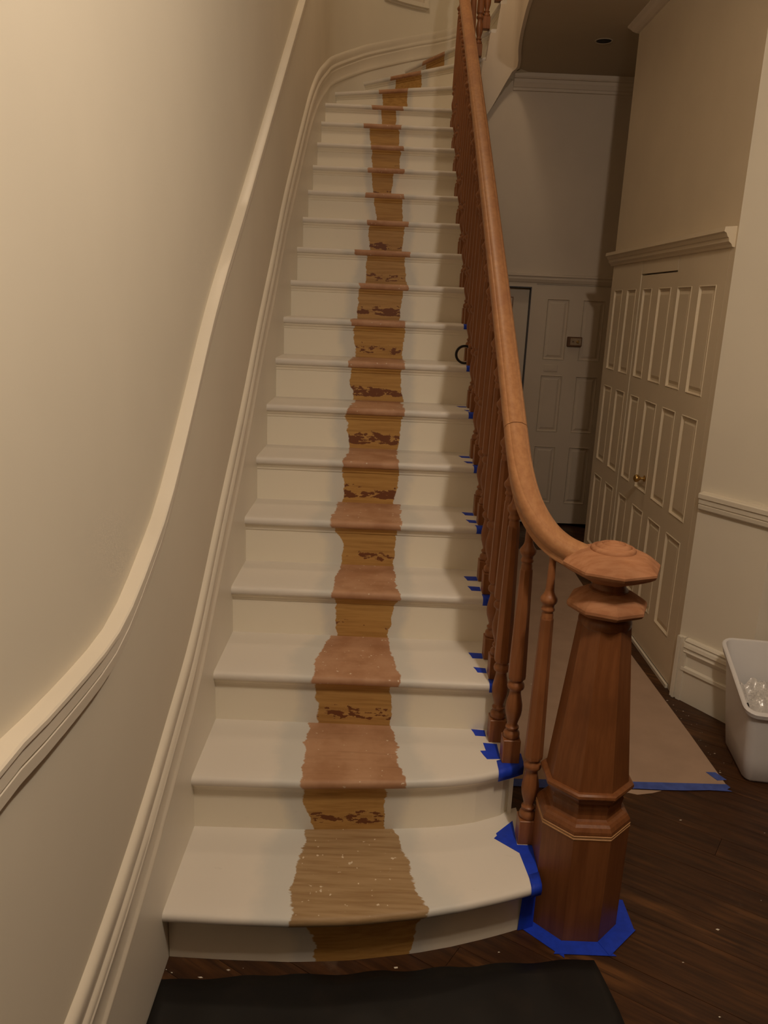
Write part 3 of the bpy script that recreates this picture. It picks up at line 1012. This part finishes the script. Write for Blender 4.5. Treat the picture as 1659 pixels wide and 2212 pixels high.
b = MB().lathe(oct_([(0.1060, 0.456), (0.0640, 0.915)]), 8, FL)
link('shaft', b.mesh('shaft'), 'newel', newel)
b = MB().lathe([(0.0660, 0.905), (0.0695, 0.910), (0.0700, 0.920), (0.0670, 0.930), (0.058, 0.936), (0.052, 0.944), (0.055, 0.950)], 32)
link('collar', b.mesh('collar', angle=40), 'newel', newel)
b = MB().lathe(oct_([(0.055, 0.938), (0.066, 0.940), (0.082, 0.946), (0.094, 0.953), (0.0985, 0.960), (0.0985, 0.968), (0.0955, 0.974), (0.0925, 0.977), (0.090, 0.979), (0.070, 0.993), (0.054, 1.003), (0.040, 1.008)]), 8, 0)
link('flared_disc', b.mesh('flared_disc', angle=25), 'cap', newel)
b = MB().lathe([(0.048, 0.998), (0.051, 1.002), (0.051, 1.008), (0.045, 1.012), (0.043, 1.022), (0.045, 1.030), (0.052, 1.036), (0.056, 1.042)], 28)
link('neck', b.mesh('neck', angle=40), 'newel', newel)
b = MB().lathe(oct_([(0.050, 1.030), (0.066, 1.036), (0.086, 1.046), (0.104, 1.056), (0.115, 1.064), (0.1185, 1.071), (0.1180, 1.077), (0.112, 1.083), (0.094, 1.098), (0.080, 1.107), (0.074, 1.108), (0.060, 1.112), (0.02, 1.114)]), 8, 0)
cap = link('cap', b.mesh('cap', angle=25), 'cap', newel)
b = MB().lathe([(0.058, 1.110), (0.0585, 1.116), (0.055, 1.121), (0.048, 1.1235), (0.0455, 1.1195), (0.043, 1.1235), (0.038, 1.1285), (0.031, 1.130), (0.0285, 1.1265), (0.026, 1.1300), (0.017, 1.1345), (0.0145, 1.1325), (0.012, 1.1350), (0.006, 1.137), (0.001, 1.137)], 32)
link('rosette', b.mesh('rosette', angle=50), 'cap', newel)

# handrail: profile swept along its centre line
def rail_sweep(path, prof, name, parent, taper=None):
    rows = []
    n = len(path)
    for k in range(n):
        p = Vector(path[k])
        d = (Vector(path[min(k + 1, n - 1)]) - Vector(path[max(k - 1, 0)])).normalized()
        side = d.cross(Vector((0, 0, 1))).normalized()
        u = Vector((0, 0, 1)) if abs(d.z) > 0.9 else side.cross(d).normalized()
        s = taper(k / (n - 1)) if taper else 1.0
        rows.append([tuple(p + side * (a * s) + u * c) for a, c in prof] )
    rows = [r + [r[0]] for r in rows]
    b = MB().grid(rows)
    m = len(prof)
    b.f += [tuple(range(m)), tuple((n - 1) * (m + 1) + k for k in range(m - 1, -1, -1))]
    # weld the duplicated seam
    me = b.mesh(name)
    bm = bmesh.new()
    bm.from_mesh(me)
    bmesh.ops.remove_doubles(bm, verts=bm.verts, dist=1e-6)
    bmesh.ops.recalc_face_normals(bm, faces=bm.faces)
    bm.to_mesh(me)
    bm.free()
    return smooth_angle(me, 38)
HW = 0.036
half = [(0.0, 0.0345), (0.012, 0.0335), (0.020, 0.0300), (0.0225, 0.0275), (0.0240, 0.0275), (0.030, 0.0235), (0.0345, 0.014), (0.0360, 0.004), (0.0345, -0.006), (0.0290, -0.012),
        (0.0270, -0.016), (0.0290, -0.021), (0.0285, -0.030), (0.024, -0.0345)]
prof_r = half + [(-a, c) for a, c in reversed(half) if a > 0]
RH = [(0.50, 0.776), (0.6, 0.780), (0.9, 0.790), (1.2, 0.797), (1.6, 0.806), (2.2, 0.816), (3.0, 0.818), (4.3, 0.800)]
def rail_c(y):
    return ZN(y) + lerp_tab(RH, y)[0]
up_path = [(0.9135, y, rail_c(y)) for y in [0.572 + (4.26 - 0.572) * k / 44 for k in range(45)]]
for k in range(1, 17):
    a = math.radians(180 - 10 * k)
    up_path.append((WCX + 0.2565 * math.cos(a), WCY + 0.2565 * math.sin(a), rail_c(4.26) + lerp_tab([(0, 0), (9, 0.62), (16, 1.1)], k)[0]))
hr = bal_part(rail_sweep(up_path, prof_r, 'handrail', None), 'handrail', 'rail')
low_path = smooth_tab([(0.9135, 0.569, rail_c(0.569)), (0.9135, 0.5, 1.302), (0.918, 0.42, 1.240), (0.934, 0.335, 1.174), (0.965, 0.265, 1.124), (1.005, 0.213, 1.094), (1.048, 0.178, 1.080), (1.085, 0.155, 1.074)], 6)
def tp(t):
    return 1.0 + 0.15 * max(0, (t - 0.6) / 0.4)
es = bal_part(rail_sweep(low_path, prof_r, 'rail_easing', None, tp), 'rail_easing', 'rail')

# turned balusters.  heights above the tread: block .08, vase to .285, shaft to s1, spindle up to the rail
def baluster_meshes():
    blk = bevel(MB().box(-0.0265, 0.0265, -0.0265, 0.0265, 0, 0.078).mesh('base_block'), 0.002)
    v = MB().lathe([(0.022, 0.078), (0.0245, 0.082), (0.0250, 0.090), (0.0235, 0.097), (0.0175, 0.102), (0.0165, 0.106), (0.0205, 0.110), (0.0205, 0.115), (0.0155, 0.119), (0.0150, 0.126),
                    (0.0190, 0.140), (0.0235, 0.156), (0.0255, 0.172), (0.0250, 0.188), (0.0215, 0.206), (0.0180, 0.222), (0.0170, 0.234), (0.0190, 0.238), (0.0245, 0.243), (0.0262, 0.250),
                    (0.0245, 0.258), (0.0195, 0.263), (0.0185, 0.267), (0.0225, 0.271), (0.0225, 0.276)], 20)
    vase = v.mesh('vase_turning', angle=50)
    return blk, vase
BLK, VASE = baluster_meshes()
RING = MB().lathe([(0.0165, 0.0), (0.0165, 0.022), (0.0150, 0.026), (0.0150, 0.030), (0.0190, 0.034), (0.0190, 0.038), (0.0165, 0.042), (0.0165, 0.050), (0.0215, 0.056), (0.0242, 0.063), (0.0235, 0.070),
                   (0.0180, 0.077), (0.0135, 0.086), (0.0120, 0.094)], 20).mesh('ring_turning', angle=50)
mesh_cache = {}
def baluster(x, y, zt, ztop, mat='bal'):
    """zt tread height, ztop underside of the rail"""
    s1 = max(0.52, ztop - zt - 0.19)
    if ztop - zt < 0.9:
        s1 = ztop - zt - 0.165
    key = round(s1, 3)
    if key not in mesh_cache:
        mesh_cache[key] = MB().lathe(oct_([(0.0245, 0.275), (0.0255, 0.285), (0.0170, s1 - 0.004), (0.0155, s1)]), 8, FL).mesh('baluster')
    o = bal_part(mesh_cache[key], 'baluster', mat, None, Vector((x, y, zt)))
    for nm, me, dz in (('base_block', BLK, 0), ('vase_turning', VASE, 0), ('ring_turning', RING, s1 - 0.012)):
        c = link(nm, me, mat, o)
        c.location = (0, 0, dz)
    k2 = round(ztop - zt - s1, 3)
    if ('sp', k2) not in mesh_cache:
        mesh_cache[('sp', k2)] = MB().lathe([(0.0125, 0.078), (0.0092, k2 + 0.012)], 14).mesh('spindle', angle=50)
    c = link('spindle', mesh_cache[('sp', k2)], mat, o)
    c.location = (0, 0, s1)
    return o
lowtab = sorted([(p[1], p[2]) for p in low_path])
def rail_under(y):
    z = lerp_tab(lowtab, y)[0] if y < 0.569 else rail_c(y)
    return z - 0.036 * 1.10
BALS = [(0.985, 0.212, 0)] + [(0.943, 0.352, 1), (0.917, 0.472, 1)]
for i in range(2, 16):
    g = 0.275 if i > 2 else 0.300
    BALS += [(0.9135, YS[i] + 0.058, i), (0.9135, YS[i] + 0.058 + g / 2, i)]
for x, y, i in BALS:
    baluster(x, y, (i + 1) * RI, rail_under(y))
for ph, i in ((152, 16), (128, 17), (114, 18), (103, 19), (86, 20)):
    a = math.radians(ph)
    k = (180 - ph) / 10
    zt = rail_c(4.26) + lerp_tab([(0, 0), (9, 0.62), (16, 1.1)], k)[0] - 0.04
    baluster(WCX + 0.2565 * math.cos(a), WCY + 0.2565 * math.sin(a), (i + 1) * RI, zt)

# ------------------------------------------------------------------ painter's tape
def tape_quad(name, P, h, label, group, mat='tape', loc=None):
    """thin strip of tape from a list of plan points at height h (slightly proud)"""
    b = MB().prism(P, 2, h + 0.0003, h + 0.0012)
    o = b.obj(name, mat)
    tag(o, label, 'tape', group)
    return o
ORD = ['first', 'second', 'third', 'fourth', 'fifth', 'sixth', 'seventh', 'eighth', 'ninth', 'tenth']
def nosing_tape(i, x0, x1, depth, drop, skew=0.0):
    """strip folded over the tread nosing beside the first baluster"""
    z = (i + 1) * RI
    f = (lambda x: lerp_tab(F1, x)[0]) if i == 1 else (lambda x: YS[i])
    rows = []
    for d, dz in ((depth, 0.0), (0.014, 0.0), (0.006, -0.0015), (0.001, -0.0065), (-0.0005, -0.013), (0.001, -0.020), (0.0035, -drop)):
        k = (depth - d) / depth
        a, c = x0 + skew * k, x1 - skew * 0.3 * k
        row = []
        for t in (0, 0.25, 0.5, 0.75, 1.0):
            x = a + (c - a) * t
            row.append((x, f(x) + d - 0.0006 - (0.0008 if d < 0.012 else 0), z + dz + (0.0012 if d > 0.004 else 0.0)))
        rows.append(row)
    me = MB().grid(rows).mesh('painters_tape', smooth=True)
    o = link('painters_tape', me, 'tape')
    m = o.modifiers.new('thick', 'SOLIDIFY')
    m.thickness = 0.0008
    m.offset = 1.0
    tag(o, 'blue painter tape folded over the nosing of the %s step by the balusters' % ORD[i], 'tape', 'tape on the step nosings')
    return o
nosing_tape(1, 0.902, 0.984, 0.060, 0.034)
for i, x0, x1, dp, dr in ((2, 0.885, 0.935, 0.034, 0.030), (3, 0.885, 0.935, 0.030, 0.030), (4, 0.875, 0.937, 0.024, 0.026), (5, 0.880, 0.940, 0.024, 0.028), (6, 0.876, 0.935, 0.024, 0.024), (7, 0.880, 0.930, 0.020, 0.024), (8, 0.880, 0.930, 0.020, 0.022)):
    nosing_tape(i, x0, x1, dp, dr, 0.006 if i in (4, 5) else 0.002)
def tab(i, y, x0, w, sk, which):
    w *= 1.25
    z = (i + 1) * RI
    x1 = 0.886
    P = [(x0, y + w / 2 + sk), (x1, y + w / 2), (x1, y - w / 2), (x0 + 0.010, y - w / 2 + sk * 0.5), (x0 + 0.006, y + sk)]
    return tape_quad('painters_tape', P, z, 'blue painter tape tab on the %s step at the foot of its %s baluster' % (ORD[i], which), 'tape tabs beside the balusters')
tab(1, 0.500, 0.842, 0.030, 0.004, 'upper')
tab(2, 0.705, 0.840, 0.034, 0.002, 'upper')
tab(2, 0.590, 0.846, 0.028, 0.006, 'lower')
tab(3, 0.998, 0.838, 0.036, -0.002, 'upper')
tab(3, 0.885, 0.842, 0.034, 0.004, 'lower')
tab(4, 1.265, 0.842, 0.034, 0.004, 'upper')
tab(4, 1.150, 0.848, 0.030, 0.008, 'lower')
tab(5, 1.545, 0.840, 0.030, 0.002, 'upper')
tab(5, 1.425, 0.852, 0.028, 0.004, 'lower')
tab(6, 1.830, 0.842, 0.024, 0.0, 'upper')
tab(6, 1.700, 0.866, 0.028, 0.002, 'lower')
tape_quad('painters_tape', [(0.872, 0.440), (0.916, 0.436), (0.916, 0.350), (0.874, 0.346), (0.864, 0.372), (0.858, 0.392), (0.876, 0.394)], 2 * RI,
          'ragged double piece of blue painter tape on the second step beside its lower baluster', 'tape tabs beside the balusters')
tape_quad('painters_tape', [(0.972, 0.385), (0.985, 0.385), (0.985, 0.332), (0.972, 0.335)], 2 * RI,
          'short end of blue painter tape at the open edge of the second step', 'tape tabs beside the balusters')
# band on the first tread round the first baluster and the newel
tape_quad('painters_tape', [(0.892, 0.209), (0.903, 0.222), (0.901, 0.232), (0.960, 0.297), (0.957, 0.186), (0.957, 0.183), (1.008, 0.183), (1.0, 0.150), (0.958, 0.147)], RI,
          'blue painter tape on the first step in front of the lowest baluster', 'tape round the newel')
o = tape_quad('painters_tape', [(0.958, 0.147), (1.0, 0.150), (0.999, 0.090), (0.999, 0.070), (0.969, 0.042)], RI,
          'blue painter tape on the first step along the newel post', 'tape round the newel')
# piece folded over the nosing end against the newel
rows = []
for d, dz in ((0.055, 0.0012), (0.016, 0.0012), (0.006, 0.0), (0.0005, -0.007), (-0.0008, -0.013), (0.001, -0.021), (0.004, -0.031)):
    rows.append([(x, lerp_tab(F0, x)[0] + d - 0.0015, RI + dz) for x in (0.969, 0.98, 0.99, 1.0)])
me = MB().grid(rows).mesh('painters_tape', smooth=True)
o = link('painters_tape', me, 'tape')
m = o.modifiers.new('thick', 'SOLIDIFY'); m.thickness = 0.0008; m.offset = 1.0
tag(o, 'blue painter tape wrapped over the first step nosing against the newel post', 'tape', 'tape round the newel')
# upright strip on the first riser by the newel
f0 = lambda x: lerp_tab(F0, x)[0] + NOS(0)
rows = [[(x - 0.006 * (1 - t) * (x < 0.97), f0(x) - 0.0030, 0.002 + 0.146 * t) for x in (0.958, 0.972, 0.985, 0.998)] for t in (0, 0.35, 0.7, 1.0)]
me = MB().grid(rows).mesh('painters_tape')
o = link('painters_tape', me, 'tape')
m = o.modifiers.new('thick', 'SOLIDIFY'); m.thickness = 0.0008; m.offset = -1.0
tag(o, 'upright blue painter tape on the first riser beside the newel post', 'tape', 'tape round the newel')
# strips on the floor round the newel foot
def octp(k, r):
    a = FL + k * PI / 4
    return (NX + r * ap * math.cos(a), NY + r * ap * math.sin(a))
for k0, k1, r, e0, e1, h, lab in ((4, 5, 0.168, 0.0, 0.02, 0.0006, 'blue painter tape strip on the floor under the left front facet of the newel'),
                                  (5, 6, 0.170, 0.012, 0.02, 0.0018, 'blue painter tape strip on the floor along the front facet of the newel'),
                                  (6, 7, 0.172, 0.0, 0.0, 0.0030, 'blue painter tape strip on the floor along the right front facet of the newel'),
                                  (7, 8, 0.168, 0.0, -0.02, 0.0018, 'blue painter tape strip on the floor along the right facet of the newel')):
    a, c = octp(k0, r), octp(k1, r)
    A, C = octp(k0, 0.1215), octp(k1, 0.1215)
    d = dirn(a, c)
    a = (a[0] - d[0] * e0, a[1] - d[1] * e0)
    c = (c[0] + d[0] * e1, c[1] + d[1] * e1)
    tape_quad('painters_tape', [a, c, C, A], h - 0.0003, lab, 'tape round the newel')

# ------------------------------------------------------------------ floor paper with its taped edge
P = [(0.955, 0.790), (1.40, 0.800), (1.862, 0.815), (1.858, 1.2), (1.838, 2.05), (1.835, 2.9), (1.84, 3.78), (0.955, 3.80)]
pp = MB().prism(P, 2, 0.0006, 0.0022).obj('floor_paper', 'paper')
tag(pp, 'brown protective paper laid along the hallway floor', 'paper')
P = [(0.97, 0.752)] + [(0.97 + 0.09 * k, 0.752 + 0.003 * k + 0.004 * math.sin(k * 2.3)) for k in range(1, 10)] + [(1.866, 0.780), (1.852, 0.792), (1.870, 0.806), (1.862, 0.826), (1.4, 0.815), (0.97, 0.803)]
tp_ = tape_quad('painters_tape', P, 0.0026, 'long dusty blue tape strip holding down the front edge of the floor paper', 'tape on the floor paper', 'tape_dusty')
tape_quad('painters_tape', [(1.815, 0.905), (1.852, 0.905), (1.876, 0.856), (1.838, 0.850)], 0.0026, 'small blue tape square on the right edge of the floor paper', 'tape on the floor paper', 'tape_dusty')
P = [(1.30, 0.745), (1.36, 0.722), (1.41, 0.736), (1.47, 0.748), (1.50, 0.738), (1.56, 0.752), (1.60, 0.770), (1.30, 0.770)]
o = MB().prism(P, 2, 0.0004, 0.0012).obj('torn_paper', 'paper')
tag(o, 'torn brown paper scrap showing below the long blue tape strip', 'paper')

# ------------------------------------------------------------------ black plastic sheet
edge_t = [(-0.014, -0.178), (0.05, -0.171), (0.178, -0.156), (0.32, -0.138), (0.393, -0.140), (0.538, -0.121), (0.735, -0.100), (0.912, -0.075), (1.058, -0.061), (1.145, -0.050)]
rows = []
NXs, NYs = 46, 30
for j in range(NYs + 1):
    t = j / NYs
    row = []
    for k in range(NXs + 1):
        u = k / NXs
        x = 0.002 + u * (1.143 + 0.10 * t + (0.012 * math.sin(t * 9)))
        yt = lerp_tab(edge_t, min(x, 1.145))[0] + 0.004 * math.sin(x * 37)
        y = yt + (-1.25 - yt) * t
        h = 0.0016 + 0.010 * max(0, noise.noise(Vector((x * 3.1, y * 4.3, 0.3)))) + 0.006 * max(0, noise.noise(Vector((x * 9 + y * 6, y * 9 - x * 5, 1.7))))
        h += 0.010 * math.exp(-((x - 0.02 * 0) / 0.02) ** 2) * (0.4 + 0.6 * abs(math.sin(y * 11)))
        if 0 < u < 1 and 0 < t < 1:
            pass
        else:
            h = min(h, 0.006)
        row.append((x, y, h))
    rows.append(row)
me = MB().grid(rows).mesh('plastic_sheet', smooth=True)
o = link('plastic_sheet', me, 'sheet')
m = o.modifiers.new('thick', 'SOLIDIFY'); m.thickness = 0.0006; m.offset = 1.0
tag(o, 'black plastic dust sheet spread on the floor before the first step', 'sheet')

# ------------------------------------------------------------------ storage bin with bubble wrap
bn = empty('storage_bin', (1.965, 1.0, 0))
tag(bn, 'white plastic storage bin standing against the splayed wall', 'bin')
BW, BD = 0.42, 0.30
def rrect(x0, x1, y0, y1, r, n=5):
    P = []
    for cx, cy, a0 in ((x1 - r, y1 - r, 0), (x0 + r, y1 - r, PI / 2), (x0 + r, y0 + r, PI), (x1 - r, y0 + r, 1.5 * PI)):
        for k in range(n + 1):
            a = a0 + PI / 2 * k / n
            P.append((cx + r * math.cos(a), cy + r * math.sin(a)))
    return P
def bin_z(y, t):
    # rim slopes down towards the front
    top = 0.315 + (y + 0.17) / 0.40 * 0.105
    return t * top
def ring(e, t, fl, r=0.035):
    """fl: flare, e: extra outset; local coords"""
    f = fl * t
    P = rrect(-0.005 - f - e, BW + f + e, -0.150 - f - e, 0.150 + f * 2.6 + e, r + e)
    return [(x, y, bin_z(y, t) if t > 0 else 0.0) for x, y in P]
rings = [[(x, y, 0.0005) for x, y, z in ring(-0.012, 0, 0)], [(x, y, 0.012) for x, y, z in ring(0, 0, 0)]]
for t in (0.3, 0.6, 0.86):
    rings.append(ring(0, t, 0.032))
def lift(R, dz):
    return [(x, y, z + dz) for x, y, z in R]
R9 = ring(0, 0.93, 0.032)
rings.append(R9)
rings.append(ring(0.014, 0.93, 0.032))
rings.append(lift(ring(0.017, 1.0, 0.032), -0.004))
rings.append(ring(0.013, 1.0, 0.032))
rings.append(ring(0.002, 1.0, 0.032))
rings.append(lift(ring(-0.001, 1.0, 0.032), -0.006))
rings.append(ring(-0.003, 0.6, 0.032))
rings.append([(x, y, 0.02) for x, y, z in ring(-0.004, 0.0, 0)])
rows = [r + [r[0]] for r in rings]
b = MB().grid(rows)
n = len(rings[0])
b.f.append(tuple(range(n)))
b.f.append(tuple((len(rings) - 1) * (n + 1) + k for k in range(n)))
me = b.mesh('bin_body', angle=40)
body = link('bin_body', me, 'bin', bn)
bn.rotation_euler = (0, 0, math.radians(-8))
bw = []
for j in range(41):
    row = []
    for k in range(57):
        x = 0.006 + (BW - 0.012) * k / 56
        y = -0.142 + 0.30 * j / 40
        h = 0.240 + 0.045 * noise.noise(Vector((x * 14, y * 14, 2))) + 0.028 * noise.noise(Vector((x * 40, y * 40, 5))) + 0.10 * (y + 0.142)
        row.append((x, y, h))
    bw.append(row)
me = MB().grid(bw).mesh('bubble_wrap', smooth=True)
wrap = link('bubble_wrap', me, 'bubble')
wrap.location = bn.location
wrap.rotation_euler = bn.rotation_euler
tag(wrap, 'crumpled clear bubble wrap filling the white bin', 'bubble wrap')
b = MB()
for j in range(0, 40):
    for k in range(0, 54):
        x = 0.014 + (BW - 0.028) * (k + 0.5 * (j % 2)) / 54
        y = -0.136 + 0.285 * j / 40
        h = 0.240 + 0.045 * noise.noise(Vector((x * 14, y * 14, 2))) + 0.028 * noise.noise(Vector((x * 40, y * 40, 5))) + 0.10 * (y + 0.142)
        r = 0.0030
        v = [(x + r * math.cos(q * PI / 3), y + r * math.sin(q * PI / 3), h - 0.0004) for q in range(6)] + [(x, y, h + 0.0026)]
        b.add(v, [(q, (q + 1) % 6, 6) for q in range(6)])
bub = b.obj('bubbles', 'bubble', wrap, smooth=True)
bub['kind'] = 'stuff'

# ------------------------------------------------------------------ small things on the steps
b = MB()
rows = []
for r, w_ in ((0.0450, -0.012), (0.0450, 0.012), (0.0345, 0.012), (0.0345, -0.012), (0.0450, -0.012)):
    rows.append([(r * math.cos(2 * PI * k / 40), w_, r * math.sin(2 * PI * k / 40)) for k in range(41)])
b.grid(rows)
o = b.obj('tape_roll', 'ring', angle=40)
o.location = (0.880, 2.026, 8 * RI + 0.0453)
tag(o, 'black tape roll standing on the eighth step between two balusters', 'tape roll')
b = MB()
rows = []
for r, w_ in ((0.0344, -0.0122), (0.0344, 0.0122), (0.0328, 0.0122), (0.0328, -0.0122), (0.0344, -0.0122)):
    rows.append([(r * math.cos(2 * PI * k / 40), w_, r * math.sin(2 * PI * k / 40)) for k in range(41)])
b.grid(rows)
b.obj('core', 'grey', o, angle=40)

# flakes of paint on the floor, paper and sheet
b = MB()
for k in range(150):
    if (k < 55 and k % 4) or (70 <= k < 95 and k % 3):
        continue
    if k < 70:
        x, y = random.uniform(1.2, 2.3), random.uniform(-0.4, 0.75)
    elif k < 95:
        x, y = random.uniform(0.0, 1.0), random.uniform(-0.16, -0.10)
        y = lerp_tab(F0, x)[0] + random.uniform(-0.01, 0.03)
    elif k < 130:
        x, y = random.uniform(1.1, 1.84), random.uniform(0.83, 2.6)
    else:
        x, y = random.uniform(1.86, 1.93), random.uniform(0.9, 1.5)
    s = random.choice([0.0012, 0.0015, 0.002, 0.003, 0.004]) * (0.8 if k > 94 else 1.0)
    z = 0.0024 if 95 <= k < 130 else 0.0002
    a = random.random() * 6
    pts = [(x + s * random.uniform(0.6, 1.3) * math.cos(a + q * 1.57) * 1.6, y + s * random.uniform(0.5, 1.2) * math.sin(a + q * 1.57)) for q in range(4)]
    b.prism(pts, 2, z, z + 0.0006)
o = b.obj('paint_flakes', 'flake')
tag(o, 'scattered white paint flakes on the dark floor and brown paper', 'flakes', kind='stuff')
